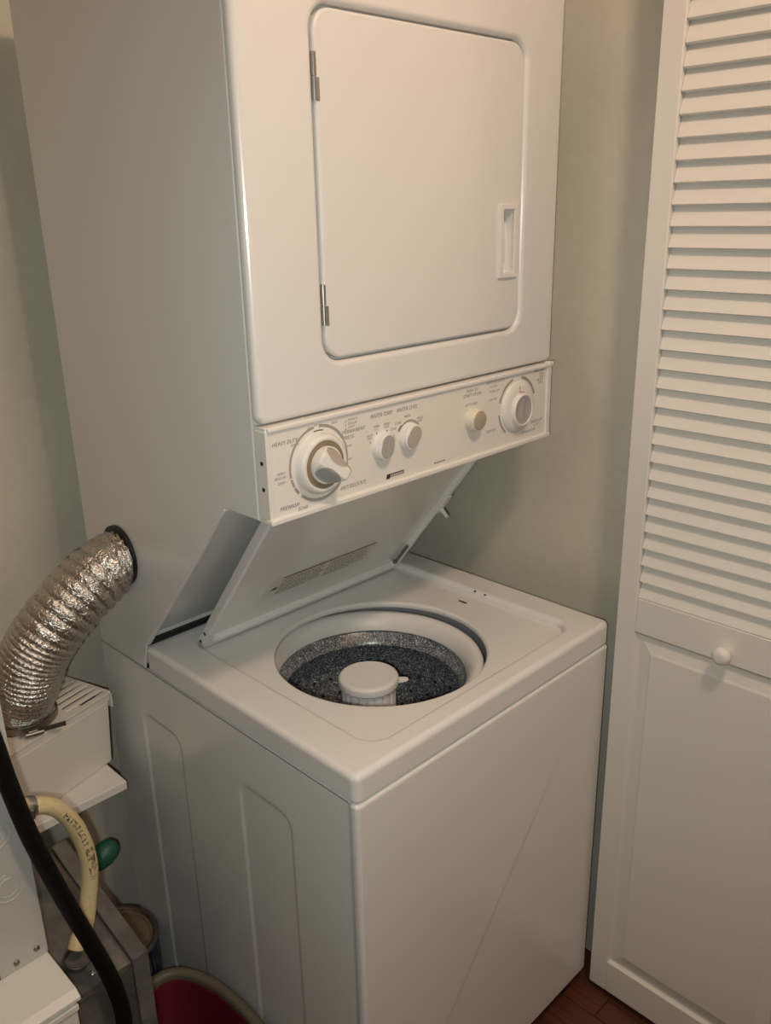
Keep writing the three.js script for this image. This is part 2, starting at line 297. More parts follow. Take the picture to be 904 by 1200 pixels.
  part('door_handle', [ext(hs, 0.005, 0.0012, 2).translate(0, 0, -0.1505), box(0.468, 0.4695, 1.370, 1.465, -0.166, -0.149), box(0.4952, 0.4967, 1.370, 1.465, -0.166, -0.149),
    box(0.4695, 0.4952, 1.3700, 1.3715, -0.166, -0.149), box(0.4695, 0.4952, 1.4633, 1.465, -0.166, -0.149), box(0.468, 0.497, 1.370, 1.465, -0.1672, -0.1655),
    grid(4, 14, (u, v) => [0.4695 + (1 - u) * 0.0257, 1.3715 + v * 0.075, -0.1648 + 0.011 * Math.pow(Math.sin(Math.PI * v), 0.7) * (0.35 + 0.65 * u)])], M.plastic, door);
  for (const [ya, yb] of [[1.5887, 1.6405], [1.3301, 1.3813]]) {
    const h = (yb - ya) / 2, ym = (ya + yb) / 2;
    part('door_hinge', [cyl(0.0034, 0.0034, h - 0.0012, 16).translate(0.1115, ym + h / 2, -0.1510), cyl(0.0034, 0.0034, h - 0.0012, 16).translate(0.1115, ym - h / 2, -0.1510),
      box(0.1095, 0.1122, ym + 0.001, yb, -0.1545, -0.1495, 0.0005), box(0.1136, 0.1180, ya, ym - 0.001, -0.1530, -0.1487, 0.0005)], M.steel, door);
  }

  // --- control panel
  const face = document.createElement('canvas'); face.width = 2048; face.height = 400;
  const FX0 = 0.008, FX1 = 0.5915, FY0 = 1.0995, FY1 = 1.2135, k = 2048 / (FX1 - FX0), ky = 400 / (FY1 - FY0);
  const f = face.getContext('2d'); f.fillStyle = '#e9e5de'; f.fillRect(0, 0, 2048, 400);
  const X = x => (x - FX0) * k, Y = y => (FY1 - y) * ky;
  const txt = (s, x, y, h, col = '#54504b', w = 0, it = true) => { f.save(); f.translate(X(x), Y(y)); if (it) f.transform(1, 0, -0.18, 1, 0, 0); f.font = `${h * ky * 1.36}px sans-serif`; f.textBaseline = 'alphabetic'; const m = f.measureText(s).width; if (w) f.scale(w * k / m, 1); f.fillStyle = col; f.fillText(s, 0, 0); f.restore(); };
  const dk = '#3b3835', md = '#6d6862';
  txt('HEAVY DUTY', 0.0095, 1.1932, 0.0052, dk, 0.041);
  txt('PERMANENT', 0.1264, 1.1868, 0.0048, dk, 0.0425); txt('PRESS', 0.1264, 1.1793, 0.0048, dk, 0.0215);
  txt('HEAVY', 0.1375, 1.2035, 0.0034, md, 0.017); txt('REGULAR', 0.1375, 1.1985, 0.0034, md, 0.016); txt('LIGHT', 0.1375, 1.1935, 0.0034, md, 0.012);
  f.fillStyle = md; for (const y of [1.2045, 1.1995, 1.1945]) f.fillRect(X(0.133), Y(y), 5, 8);
  txt('KNIT/DELICATE', 0.1195, 1.1108, 0.0052, dk, 0.048);
  txt('PREWASH', 0.0160, 1.1080, 0.0050, dk, 0.032); txt('SOAK', 0.0450, 1.1010, 0.0046, dk, 0.0175);
  txt('HEAVY –', 0.0147, 1.1553, 0.0034, dk, 0.0165); txt('REGULAR –', 0.0107, 1.1500, 0.0034, dk, 0.0205); txt('LIGHT –', 0.0150, 1.1430, 0.0034, dk, 0.0155);
  txt('RINSE', 0.0395, 1.1880, 0.0032, md, 0.0125); txt('SPIN', 0.0665, 1.2048, 0.0030, md, 0.008); txt('OFF', 0.0785, 1.2065, 0.0030, md, 0.006);
  txt('RINSE', 0.1085, 1.2045, 0.0030, md, 0.011); txt('SPIN', 0.1330, 1.1680, 0.0030, md, 0.010); txt('OFF', 0.1355, 1.1500, 0.0030, md, 0.007);
  txt('WATER TEMP', 0.1790, 1.1985, 0.0055, dk, 0.0425); txt('WATER LEVEL', 0.2300, 1.1985, 0.0055, dk, 0.0435);
  for (const [x, y, a, c2] of [[0.1715, 1.1765, 'HOT', 'COLD'], [0.1840, 1.1875, 'WARM', 'COLD'], [0.2040, 1.1875, 'WARM', 'WARM'], [0.2175, 1.1775, 'COLD', '']]) { txt(a, x, y - 0.0025, 0.0033, dk, 0.0115); if (c2) txt(c2, x + 0.001, y - 0.0065, 0.0030, md, 0.009); f.fillStyle = dk; f.fillRect(X(x + 0.0055), Y(y - 0.0095), 6, 8); }
  for (const [x, y, a, c2] of [[0.2262, 1.1840, 'LOW', ''], [0.2455, 1.1910, 'MED', ''], [0.2715, 1.1835, 'HIGH', 'SUPER']]) { txt(a, x, y - 0.0025, 0.0036, dk, 0.0125); if (c2) txt(c2, x + 0.0015, y - 0.0065, 0.0032, dk, 0.0095); }
  txt('PUSH TO', 0.3815, 1.2020, 0.0046, dk, 0.0275); txt('START DRYER', 0.3745, 1.1952, 0.0046, dk, 0.0430); txt('AUTO DRY', 0.3795, 1.1812, 0.0042, md, 0.0295);
  txt('KNIT/DELICATE', 0.4300, 1.2072, 0.0042, md, 0.046); txt('LESS DRY', 0.4380, 1.2010, 0.0030, md, 0.019); txt('NORMAL DRY', 0.4380, 1.1932, 0.0030, md, 0.0255); txt('MORE DRY', 0.4365, 1.1800, 0.0030, md, 0.0215);
  txt('TIMED DRY', 0.5520, 1.2085, 0.0042, dk, 0.030); txt('60', 0.5700, 1.2030, 0.0036, dk, 0.013); txt('50', 0.5700, 1.1982, 0.0036, dk, 0.012); txt('40', 0.5600, 1.1935, 0.0036, md, 0.021); txt('30', 0.5655, 1.1890, 0.0034, md, 0.015);
  txt('TOUCH UP', 0.5480, 1.1235, 0.0050, dk, 0.0335); txt('AIR', 0.5580, 1.1180, 0.0030, md, 0.013); txt('WRINKLE OFF', 0.5270, 1.1105, 0.0040, dk, 0.0360); txt('VERY DRY', 0.4316, 1.1292, 0.0046, md, 0.024);
  f.fillStyle = '#8c867d'; for (let i = 0; i < 6; i++) f.fillRect(X(0.309 + i * 0.0042), Y(1.1088), 11, 9);
  // maker's badge: dark slanted strip with pale slanted capitals
  f.save(); f.translate(X(0.2074), Y(1.1060)); f.transform(1, 0, -0.16, 1, 0, 0); f.fillStyle = '#2d2823'; f.fillRect(0, -24, 124, 24); f.fillStyle = '#e9e5de'; f.fillRect(24, -5, 100, 5); f.font = 'bold 19px sans-serif'; f.textBaseline = 'alphabetic'; const kw = f.measureText('KENMORE').width; f.translate(26, -7); f.scale(94 / kw, 0.95); f.fillText('KENMORE', 0, 0); f.restore();
  // printed arcs round the dials (angles clockwise from the top, in degrees)
  const arc = (x, y, r, a0, a1, w, col) => { f.save(); f.translate(X(x), Y(y)); f.scale(1, ky / k); f.beginPath(); f.arc(0, 0, r * k, (a0 - 90) * Math.PI / 180, (a1 - 90) * Math.PI / 180); f.lineWidth = w * k; f.strokeStyle = col; f.stroke(); f.restore(); };
  const DL = [0.0850, 1.1575], DR = [0.5110, 1.1595];
  arc(...DL, 0.0492, 2, 60, 0.0042, '#a39d94'); arc(...DL, 0.0492, 62, 128, 0.0030, '#aaa49b'); arc(...DL, 0.0492, 134, 222, 0.0042, '#aaa49b'); arc(...DL, 0.0492, 228, 240, 0.0038, '#989289'); arc(...DL, 0.0492, 242, 256, 0.0038, '#aaa49b'); arc(...DL, 0.0492, 258, 352, 0.0034, '#a39d94'); arc(...DL, 0.0435, 350, 372, 0.0016, '#5a554f');
  arc(0.2560, 1.1590, 0.0235, -62, 55, 0.0035, '#9e988f'); arc(0.2560, 1.1590, 0.0262, -62, -40, 0.0016, '#5a554f');
  arc(...DR, 0.0475, -74, -16, 0.0042, '#a39d94'); arc(...DR, 0.0475, 12, 72, 0.0048, '#9e988f'); arc(...DR, 0.0475, -142, -98, 0.0040, '#a39d94');
  const faceTex = new THREE.CanvasTexture(face); faceTex.colorSpace = THREE.SRGBColorSpace;
  const cp = part('control_panel', [box(0.0012, 0.601, H3, H4 - 0.0005, -0.1675, ZK - 0.0012, 0.0012), box(0.0030, 0.5990, 1.2125, H4, -0.150, ZK + 0.0040, 0.0025), box(-0.0008, 0.603, H3 - 0.0008, 1.1005, -0.152, ZK + 0.0045, 0.0028),
    box(0.5905, 0.6020, 1.0985, 1.2145, -0.150, ZK + 0.0028, 0.002), box(0.0002, 0.0088, 1.0985, 1.2145, -0.1655, ZK + 0.0004, 0.0015), box(0.594, 0.606, 1.2135, 1.2215, -0.150, ZK + 0.0042, 0.002)], M.plastic, mach);
  const pf2 = part('printed_face', new THREE.PlaneGeometry(FX1 - FX0, FY1 - FY0).translate((FX0 + FX1) / 2, (FY0 + FY1) / 2, ZK), std(0xffffff, 0.42, { map: faceTex }), cp);
  pf2.userData.label = 'printed lettering and arcs round the dials';
  for (const y of [1.173, 1.139]) part('screw_hole', cyl(0.0028, 0.0028, 0.001, 14).rotateZ(Math.PI / 2).translate(0.0001, y, -0.1525), M.black, cp);

  // --- dials and buttons (built facing +z at the panel)
  const up = gg => gg.rotateX(Math.PI / 2);
  const put = (gg, [x, y]) => gg.translate(x, y, ZK);
  // grip that lofts from a round foot to a long narrow ridge; a: ridge direction
  // round hub of radius R with two scooped flanks that leave a ridge along p, rising towards +p
  const hubH = (R, H, w, p, q) => { const t = Math.max(0, Math.min(1, (Math.abs(q) - w) / (R * 0.62))), e = t * t * (3 - 2 * t); const top = H * (0.66 + 0.34 * (p / R + 1) / 2); return top - (top - H * 0.22) * e; };
  const hub = (R, H, w, a, inlay = 0) => {
    const rot = (p, q, z) => [p * Math.cos(a) - q * Math.sin(a), p * Math.sin(a) + q * Math.cos(a), z];
    if (inlay) return grid(20, 28, (u, v) => { const t = v * Math.PI * 2, rad = u, p = 0.06 * R + 0.76 * R * rad * Math.cos(t), q = inlay * (w + 0.33 * R + 0.36 * R * rad * Math.sin(t) * (1 - 0.22 * Math.cos(t))); return rot(p, q, hubH(R, H, w, p, q) + 0.0004); });
    return grid(96, 26, (u, v) => { const t = u * Math.PI * 2, k = v < 0.2 ? 1 : v < 0.28 ? 1 - (v - 0.2) / 0.08 * 0.06 : 0.94 * (1 - (v - 0.28) / 0.72); const p = R * k * Math.cos(t), q = R * k * Math.sin(t), h = hubH(R, H, w, p, q); return rot(p, q, v < 0.2 ? h * v / 0.2 * 0.94 : v < 0.28 ? h * (0.94 + 0.06 * (v - 0.2) / 0.08) : h); });
  };
  { // big cycle dial, ridge pointing down to the right
    const a = -0.66, o = part('timer_dial', [put(up(lathe([[0.0415, 0], [0.0415, 0.002], [0.0395, 0.0028], [0.0392, 0.009], [0.0378, 0.0118], [0.0350, 0.0132], [0.0325, 0.0132], [0.0318, 0.0115], [0, 0.0115]], 72)), DL)], M.plastic, mach);
    part('index_ring', put(up(lathe([[0.0318, 0.0114], [0.0318, 0.0124], [0.0240, 0.0124], [0.0240, 0.0114]], 60)), DL), M.tanRing, o);
    part('grip', put(hub(0.0248, 0.0250, 0.0052, a).translate(0, 0, 0.0115), DL), M.plastic, o);
    for (const s of [-1, 1]) part('grip_inlay', put(hub(0.0248, 0.0250, 0.0052, a, s).translate(0, 0, 0.0115), DL), s < 0 ? M.greyPrint : M.greyRib, o);
  }
  const small = (x, y, a, mat) => {
    const q = [x, y], o = part('selector_knob', [put(up(lathe([[0.0205, 0], [0.0205, 0.0020], [0.0196, 0.0055], [0.0184, 0.0068], [0, 0.0070]], 48)), q), put(ext(rrS(-0.0190, 0.0190, -0.0148, 0.0148, 0.0147), 0.0065, 0.0018, 3).rotateZ(a).translate(0, 0, 0.0050), q)], M.plastic, mach);
    const rib = [ext(rrS(-0.0166, 0.0166, -0.0118, 0.0118, 0.0117), 0.0012, 0.0004, 2).translate(0, 0, 0.0108)]; for (const d of [-0.006, 0, 0.006]) rib.push(box(-0.0145, 0.0145, d - 0.0011, d + 0.0011, 0.0115, 0.0127, 0.0005));
    part('knob_inlay', put(mergeGeometries(rib.map(g2 => g2.index ? g2.toNonIndexed() : g2)).rotateZ(a), q), mat, o);
  };
  small(0.2010, 1.1570, 1.32, M.greyPrint); small(0.2545, 1.1605, 0.92, M.greyRib);
  { const q = [0.3975, 1.1590], o = part('push_button', put(up(lathe([[0.0185, 0], [0.0185, 0.003], [0.0178, 0.008], [0.0165, 0.0135], [0.0155, 0.0150], [0.0148, 0.0150], [0.0145, 0.014], [0, 0.014]], 48)), q), M.ivory, mach);
    part('button_cap', put(up(lathe([[0.0143, 0.0135], [0.0143, 0.0155], [0.0130, 0.0166], [0, 0.0170]], 40)), q), M.tan, o); }
  { // dryer dial: low round hub with a scooped grey face inside a pale rim
    const o = part('timer_dial', [put(up(lathe([[0.0415, 0], [0.0415, 0.002], [0.0398, 0.003], [0.0375, 0.0055], [0.031, 0.0075], [0, 0.0078]], 72)), DR), put(up(lathe([[0.0262, 0.006], [0.0256, 0.010], [0.0248, 0.0138], [0.0236, 0.0146], [0.0222, 0.0142], [0.0218, 0.0120], [0, 0.0100]], 64)).scale(1, 1.06, 1).translate(0, -0.004, 0), DR)], M.plastic, mach);
    part('grip_inlay', put(grid(16, 40, (u, v) => { const t = v * Math.PI * 2, x = u * Math.cos(t), y = u * Math.sin(t); return [x * 0.0218, -0.004 + y * 0.0231, 0.0131 - 0.0026 * (1 - u * u) + 0.0022 * Math.exp(-x * x * 14) * (1 - u * u)]; }), DR), M.greyPrint, o);
    part('index_mark', [put(box(-0.0005, 0.0005, 0.0255, 0.0345, 0.0060, 0.0078).rotateZ(0.12), DR), put(box(-0.008, 0.006, 0.0242, 0.0252, 0.0066, 0.0080).rotateZ(-0.1), DR)], std(C(0.55, 0.20, 0.12), 0.5), o).userData.label = 'red pointer mark';
  }
  // --- exhaust collar on the left side
  part('exhaust_collar', cyl(0.0510, 0.0510, 0.006, 48).rotateZ(Math.PI / 2).translate(-0.0026, 0.9405, -0.5560), M.black, mach);
}

// ---------------------------------------------------------------- foil duct from the machine's side to the lint trap
{
  const o = thing('exhaust_duct', 'crinkled silver foil exhaust duct bending from the machine side down to the lint trap', 'duct', [-0.158, 0.66 + FLOOR, -0.652]);
  const O = V(-0.158, 0.66, -0.652), pts = [[-0.006, 0.9385, -0.5575], [-0.0461, 0.9154, -0.56], [-0.0862, 0.8880, -0.564], [-0.1265, 0.8501, -0.572], [-0.1550, 0.8040, -0.588], [-0.1660, 0.7540, -0.608], [-0.1695, 0.7200, -0.636], [-0.1670, 0.6890, -0.648]].map(p => [p[0] - O.x, p[1] - O.y, p[2] - O.z]);
  const cv = spline(pts), len = cv.getLength();
  // phase of the wire hoops: wide apart near the machine, squeezed together below
  const K = 2000, ph = [0]; for (let i = 1; i <= K; i++) { const s = i / K; const pitch = s < 0.42 ? 0.0180 : s < 0.50 ? 0.0180 - (s - 0.42) / 0.08 * 0.0098 : 0.0082; ph.push(ph[i - 1] + len / K / pitch); }
  const g = sweep(cv, 640, 120, (s, a, t) => {
    const f = ph[Math.round(t * K)], w = Math.abs(Math.sin(Math.PI * (f + 0.02 * Math.sin(a * 3 + f)))), wide = t < 0.45;
    const lobe = Math.pow(w, 0.55), neck = t > 0.93 ? (t - 0.93) / 0.07 : 0, end = t < 0.10 ? 1 - t / 0.10 : 0;
    const cr = noise.noise(a * 7, s * 150, 1.3) * 0.0017 + noise.noise(a * 16, s * 330, 7.1) * 0.0012 + noise.noise(a * 2.2, s * 40, 3.7) * 0.0016;
    return 0.0525 + (wide ? 0.0040 : 0.0042) * (lobe - 0.6) * (1 - 0.75 * end) * (1 - neck) + cr * (0.65 + 0.9 * end + 0.5 * neck) * (wide ? 1 : 0.7) - 0.0035 * end * (t / 0.1 < 0.3 ? 0.6 : 0) - 0.002 * neck;
  }, false);
  { const p = g.attributes.position; for (let i = 0; i < p.count; i++) { const t = Math.floor(i / 121) / 640; if (t < 0.13) { const k = Math.pow(1 - t / 0.13, 1.3); p.setX(i, p.getX(i) + ((-0.0068 - O.x - 0.16 * t) - p.getX(i)) * k); } p.setX(i, Math.min(p.getX(i), -0.0066 - O.x)); } g.computeVertexNormals(); }
  const foil = std(C(0.62, 0.58, 0.53), 0.27, { metalness: 1, bumpMap: dataTex(256, (u, v) => 0.4 * L32(u, v) + 0.35 * L64(u, v) + 0.25 * L128(u, v)), bumpScale: 0.0016, side: THREE.DoubleSide });
  foil.bumpMap.repeat.set(14, 4); part('foil_tube', g, foil, o);
  // worm-drive clamp with its tail standing off
  const cl = V(-0.1665 - O.x, 0.6735 - O.y, -0.650 - O.z), band = lathe([[0.0530, -0.0060], [0.0548, -0.0060], [0.0548, 0.0060], [0.0530, 0.0060], [0.0530, -0.0060]], 64).translate(cl.x, cl.y, cl.z);
  const tail = []; { const a = V(cl.x - 0.030, cl.y - 0.001, cl.z + 0.0560), b2 = V(cl.x + 0.040, cl.y - 0.003, cl.z + 0.0725), d = b2.clone().sub(a), L = d.length(); const q = new THREE.Quaternion().setFromUnitVectors(V(1, 0, 0), d.clone().normalize());
    const mk = gg => gg.applyQuaternion(q).translate(a.x, a.y, a.z);
    tail.push(mk(box(0, L, -0.0042, 0.0042, -0.0006, 0.0006)), mk(box(L * 0.16, L * 0.40, -0.0055, 0.0055, -0.003, 0.006, 0.002))); for (let i = 0; i < 9; i++) tail.push(mk(box(L * 0.62 + i * 0.0032, L * 0.62 + i * 0.0032 + 0.0014, -0.0032, 0.0032, 0, 0.0013)));
    tail.push(mk(cyl(0.0042, 0.0042, 0.028, 16).rotateZ(Math.PI / 2).translate(L * 0.3, 0, 0.006))); }
  part('hose_clamp', [band, ...tail], M.dull, o);
}

// ---------------------------------------------------------------- lint trap box on its shelf
const SX1 = -0.045, SY = 0.5212, SZ = -0.5582;
{
  const sh = thing('wall_shelf', 'white painted wall shelf under the plastic lint trap box', 'shelf', [-0.19, SY - 0.017 + FLOOR, RZ0]);
  part('board', box(-0.145, 0.145, 0, 0.017, 0.001, SZ - RZ0, 0.002), M.paint, sh);
  for (const x of [-0.10, 0.09]) part('bracket', [box(x - 0.009, x + 0.009, -0.09, -0.0005, 0.001, 0.006), box(x - 0.009, x + 0.009, -0.007, -0.0005, 0.006, 0.16)], M.paint, sh);
  const th = Math.atan(0.285);
  // local frame: x along the front towards the right, z out of the front face
  const o = thing('lint_trap_box', 'off-white plastic lint trap box with a slotted lid holding the lower end of the duct', 'lint trap', [-0.0185, SY + FLOOR, -0.6245], -0.0 + th);
  o.rotation.y = th;
  const H = 0.143, L = 0.255, Dp = 0.138;
  // body tapers towards its foot
  const taper = (x0, x1, z0, z1, y0, y1, k) => { const g = new RoundedBoxGeometry(x1 - x0, y1 - y0, z1 - z0, 3, 0.004).translate((x0 + x1) / 2, (y0 + y1) / 2, (z0 + z1) / 2), p = g.attributes.position, xm = (x0 + x1) / 2, zm = (z0 + z1) / 2; for (let i = 0; i < p.count; i++) { const f = 1 - k * (y1 - p.getY(i)) / (y1 - y0); p.setX(i, xm + (p.getX(i) - xm) * f); p.setZ(i, zm + (p.getZ(i) - zm) * (1 - 2 * k * (y1 - p.getY(i)) / (y1 - y0))); } g.computeVertexNormals(); return g; };
  part('bucket_body', taper(-L + 0.006, -0.0065, -Dp + 0.004, -0.0035, 0, H - 0.016, 0.05), M.ivory2 = std(C(0.74, 0.70, 0.62), 0.5), o);
  const lidShape = rrS(-L, 0, 0, Dp, 0.006), slots = [];
  const sx0 = -0.100, sx1 = -0.006;
  for (let i = 0; i < 7; i++) { const s = 0.012 + i * 0.0176; lidShape.holes.push(rrH(i === 0 ? -0.060 : sx0 + 0.016, sx1 - 0.002, s, s + 0.0070, 0.002)); }
  const lid = part('slotted_lid', [box(-L + 0.004, -0.0045, H - 0.0165, H - 0.0045, -0.0065, -0.0035), flat(ext(lidShape, 0.003, 0.0008, 2)).translate(0, H - 0.003, 0), box(-0.003, 0, H - 0.032, H - 0.004, -Dp, -0.0005, 0.0012), box(-L, -L + 0.003, H - 0.024, H - 0.004, -Dp, 0, 0.0012)], M.ivory2, o);
  for (let i = 0; i < 6; i++) { const s = 0.012 + 0.0070 + i * 0.0176; part('slat', new RoundedBoxGeometry(0.080, 0.0036, 0.0104, 3, 0.0017).translate(-0.045, H - 0.0002, -s - 0.0053), M.ivory2, lid); }
  part('inner_tray', box(-L + 0.02, -0.012, H - 0.0155, H - 0.0125, -Dp + 0.006, -0.006), M.black, o);
  const port = lathe([[0.0450, 0], [0.0462, 0.0], [0.0462, 0.026], [0.0450, 0.026], [0.0450, 0]], 48);
  part('inlet_port', port.translate(-0.135, H, -0.065), M.ivory2, o);
}

// ---------------------------------------------------------------- grey cabinet, hoses, boxes at the left
{
  // --- sheet-metal cabinet with a sloping top and a flanged right side
  const cab = thing('metal_cabinet', 'low grey sheet metal cabinet with a sloping top where the cream hose ends', 'cabinet', [-0.235, 0, -0.42]);
  const top = z => 0.4737 + FLOOR + (z + 0.54) / (0.2359) * (0.4183 - 0.4737);
  const P = (z0, z1, lift, y0) => { const s = new THREE.Shape(); s.moveTo(-z0 - 0.42, y0); s.lineTo(-z0 - 0.42, top(z0) + lift); s.lineTo(-z1 - 0.42, top(z1) + lift); s.lineTo(-z1 - 0.42, y0); s.closePath(); return s; };
  const rot = g => g.rotateY(Math.PI / 2);
  const sheet = std(0xffffff, 0.5, { metalness: 0.35, map: dataTex(256, (u, v) => { const a = L32(u, v), b = L128(u, v), c = L8(u, v), t = 0.45 * (0.82 + 0.22 * a + 0.14 * b + 0.2 * (c - 0.5)); return [t * 0.99, t * 0.97, t * 0.92]; }, true) });
  part('body', rot(ext(P(-0.548, -0.300, -0.006, 0), 0.115, 0.001)).translate(-0.065, 0, 0), sheet, cab);
  const tp = new THREE.Shape(); { const a = top(-0.548), b = top(-0.296); tp.moveTo(0.548 - 0.42, a); tp.lineTo(0.296 - 0.42, b); tp.lineTo(0.296 - 0.42, b - 0.012); tp.lineTo(0.2985 - 0.42, b - 0.012); tp.lineTo(0.2985 - 0.42, b - 0.004); tp.lineTo(0.548 - 0.42, a - 0.004); tp.closePath(); }
  part('top_sheet', rot(ext(tp, 0.098, 0.0006, 1)).translate(-0.065, 0, 0), sheet, cab);
  part('side_flange', rot(ext(P(-0.545, -0.294, 0.004, 0), 0.026, 0.0022, 2)).translate(0.0385, 0, 0), sheet, cab);
  const cz = -0.345, cx = -0.2575;
  const fit = part('hose_fitting', lathe([[0.0185, 0], [0.0185, 0.008], [0.0200, 0.009], [0.0200, 0.013], [0.0178, 0.0135], [0.0172, 0.010], [0.0172, 0]], 40).rotateX(0.23).translate(cx + 0.235, top(cz) - 0.002, cz + 0.42), M.dull, cab);
  for (const [dx, dz] of [[-0.026, 0.012], [0.030, -0.004], [0.008, 0.03]]) part('screw', lathe([[0.0048, 0], [0.0045, 0.002], [0.002, 0.0032], [0, 0.0033]], 20).rotateX(0.23).translate(cx + 0.235 + dx, top(cz + dz), cz + dz + 0.42), M.steel, cab);

  // --- cream drain hose from the knockout box side into the fitting
  const hp = [[-0.305, 0.7165, -0.362], [-0.284, 0.7105, -0.36], [-0.2500, 0.6920, -0.36], [-0.2270, 0.6560, -0.362], [-0.2135, 0.6100, -0.364], [-0.2095, 0.5620, -0.364], [-0.2180, 0.5140, -0.362], [-0.2330, 0.4700, -0.357], [-0.2480, 0.4590, -0.3505], [-0.2560, 0.4475, -0.3465]].map(p => [p[0], p[1] + FLOOR, p[2]]);
  const hose = thing('drain_hose', 'cream plastic drain hose with dark print arching over the grey cabinet', 'hose', hp[0].slice());
  const cv = spline(hp.map(p => [p[0] - hp[0][0], p[1] - hp[0][1], p[2] - hp[0][2]]));
  const hc = document.createElement('canvas'); hc.width = 1024; hc.height = 256; const c = hc.getContext('2d');
  const grd = 1024; c.fillStyle = '#d9c79a'; c.fillRect(0, 0, 1024, 256);
  for (let i = 0; i < 900; i++) { c.fillStyle = `rgba(${150 + rnd() * 60},${130 + rnd() * 50},${80 + rnd() * 40},0.18)`; c.fillRect(rnd() * 1024, rnd() * 256, 3 + rnd() * 20, 2 + rnd() * 6); }
  // smudged remains of the maker's print, no longer readable
  c.fillStyle = 'rgba(45,40,30,0.85)'; for (let i = 0; i < 9; i++) { const x = 250 + i * 27; for (let s = 0; s < 3; s++) c.fillRect(x + rnd() * 14, 128 - 16 + rnd() * 26, 3 + rnd() * 10, 4 + rnd() * 3); c.fillRect(x + rnd() * 4, 114, 4, 26); }
  for (let i = 0; i < 40; i++) { c.fillStyle = `rgba(60,55,35,${0.2 + 0.4 * rnd()})`; c.fillRect(500 + rnd() * 130, 105 + rnd() * 50, 6 + rnd() * 20, 3 + rnd() * 6); }
  for (let i = 0; i < 12; i++) { c.fillStyle = 'rgba(70,60,45,0.25)'; c.fillRect(600 + rnd() * 90, 60 + rnd() * 140, 4, 30 + rnd() * 40); }
  const ht = new THREE.CanvasTexture(hc); ht.colorSpace = THREE.SRGBColorSpace; ht.wrapS = ht.wrapT = THREE.RepeatWrapping; ht.repeat.set(1 / cv.getLength(), 1);
  part('tube', sweep(cv, 160, 28, (s, a) => 0.0124 + 0.0005 * noise.noise(s * 60, a, 2.2)), std(0xffffff, 0.4, { map: ht }), hose);
  { const p = cv.getPointAt(0.085), t = cv.getTangentAt(0.085), q = new THREE.Quaternion().setFromUnitVectors(V(0, 1, 0), t);
    part('hose_clamp', [lathe([[0.0128, -0.005], [0.0140, -0.005], [0.0140, 0.005], [0.0128, 0.005], [0.0128, -0.005]], 40), box(-0.004, 0.004, -0.0055, 0.0055, 0.0115, 0.019, 0.0015), cyl(0.004, 0.004, 0.017, 16).rotateZ(Math.PI / 2).translate(0, 0, 0.0165)].map(g => g.applyQuaternion(q).translate(p.x, p.y, p.z)), M.steel, hose); }

  // --- metal box with round knockouts, standing on the white appliance box
  const wy = 0.5175 + FLOOR;
  const kb = thing('junction_box', 'light grey metal box with round knockouts standing on the white appliance box', 'metal box', [-0.448, wy, -0.38]);
  const kx = 0.14, kz = 0.08, greyPaint = std(C(0.52, 0.52, 0.49), 0.45);
  part('body', box(-kx, kx, 0, 0.44, -kz, kz - 0.0025, 0.003), greyPaint, kb);
  const plate = rrS(-kx + 0.0, kx, 0.001, 0.44, 0.003); const ks = [[kx - 0.0335, 0.132], [kx - 0.0375, 0.216], [kx - 0.0335, 0.300]];
  const ringGeos = [];
  for (const [x, y] of ks) for (const r of [0.0135, 0.0205]) { const t = new THREE.TorusGeometry(r, 0.0010, 8, 48, Math.PI * 1.75); t.rotateZ(0.4 + r * 60).translate(x, y, kz); ringGeos.push(t); }
  part('front_plate', ext(plate, 0.0025, 0.0008, 2).translate(0, 0, kz - 0.0025), greyPaint, kb);
  for (const t of ringGeos) part('knockout_ring', t, greyPaint, kb);
  for (const [x, y] of [[kx - 0.0145, 0.0165], [kx - 0.0425, 0.0125]]) part('screw', lathe([[0.0042, 0], [0.004, 0.0016], [0.0015, 0.0026], [0, 0.0026]], 20).rotateX(Math.PI / 2).translate(x, y, kz), M.dull, kb);
  part('seam', box(kx - 0.067, kx - 0.0655, 0.002, 0.06, kz - 0.001, kz + 0.0008), M.black, kb);

  const wb = thing('appliance_box', 'white appliance box in the near left corner with the grey metal box on top', 'box', [-0.509, 0, -0.353]);
  part('body', box(-0.196, 0.196, 0, wy - 0.012, -0.147, 0.140, 0.004), M.paint, wb);
  part('top_panel', ext((() => { const s = new THREE.Shape(); s.moveTo(0.147, wy - 0.0105); s.lineTo(0.147, wy); s.lineTo(-0.1350, wy); s.lineTo(-0.1470, wy - 0.0060); s.lineTo(-0.1470, wy - 0.0105); s.closePath(); return s; })(), 0.4, 0.0014, 3).rotateY(Math.PI / 2).translate(-0.2, 0, 0), M.paint, wb);
  part('front_ledge', box(-0.197, 0.197, wy - 0.030, wy - 0.020, 0.138, 0.1435, 0.002), M.paint, wb);

  // --- black rubber hose hanging in front of them
  const bp = [[-0.43, 0.985, -0.37], [-0.425, 1.03, -0.362], [-0.395, 1.05, -0.318], [-0.357, 1.00, -0.284], [-0.335, 0.905, -0.283], [-0.3217, 0.803, -0.283], [-0.3110, 0.7330, -0.283], [-0.3018, 0.6880, -0.283], [-0.2805, 0.5970, -0.282], [-0.2565, 0.5050, -0.281], [-0.2400, 0.4370, -0.280], [-0.2310, 0.3740, -0.277], [-0.2330, 0.3150, -0.274], [-0.245, 0.18, -0.265], [-0.25, -0.033, -0.262]].map(p => [p[0], p[1] + FLOOR, p[2]]);
  bp[0][1] = wy + 0.446;
  const bh = thing('rubber_hose', 'thick black rubber hose hanging across the front of the left boxes', 'hose', bp[bp.length - 1].slice());
  const B0 = bp[bp.length - 1];
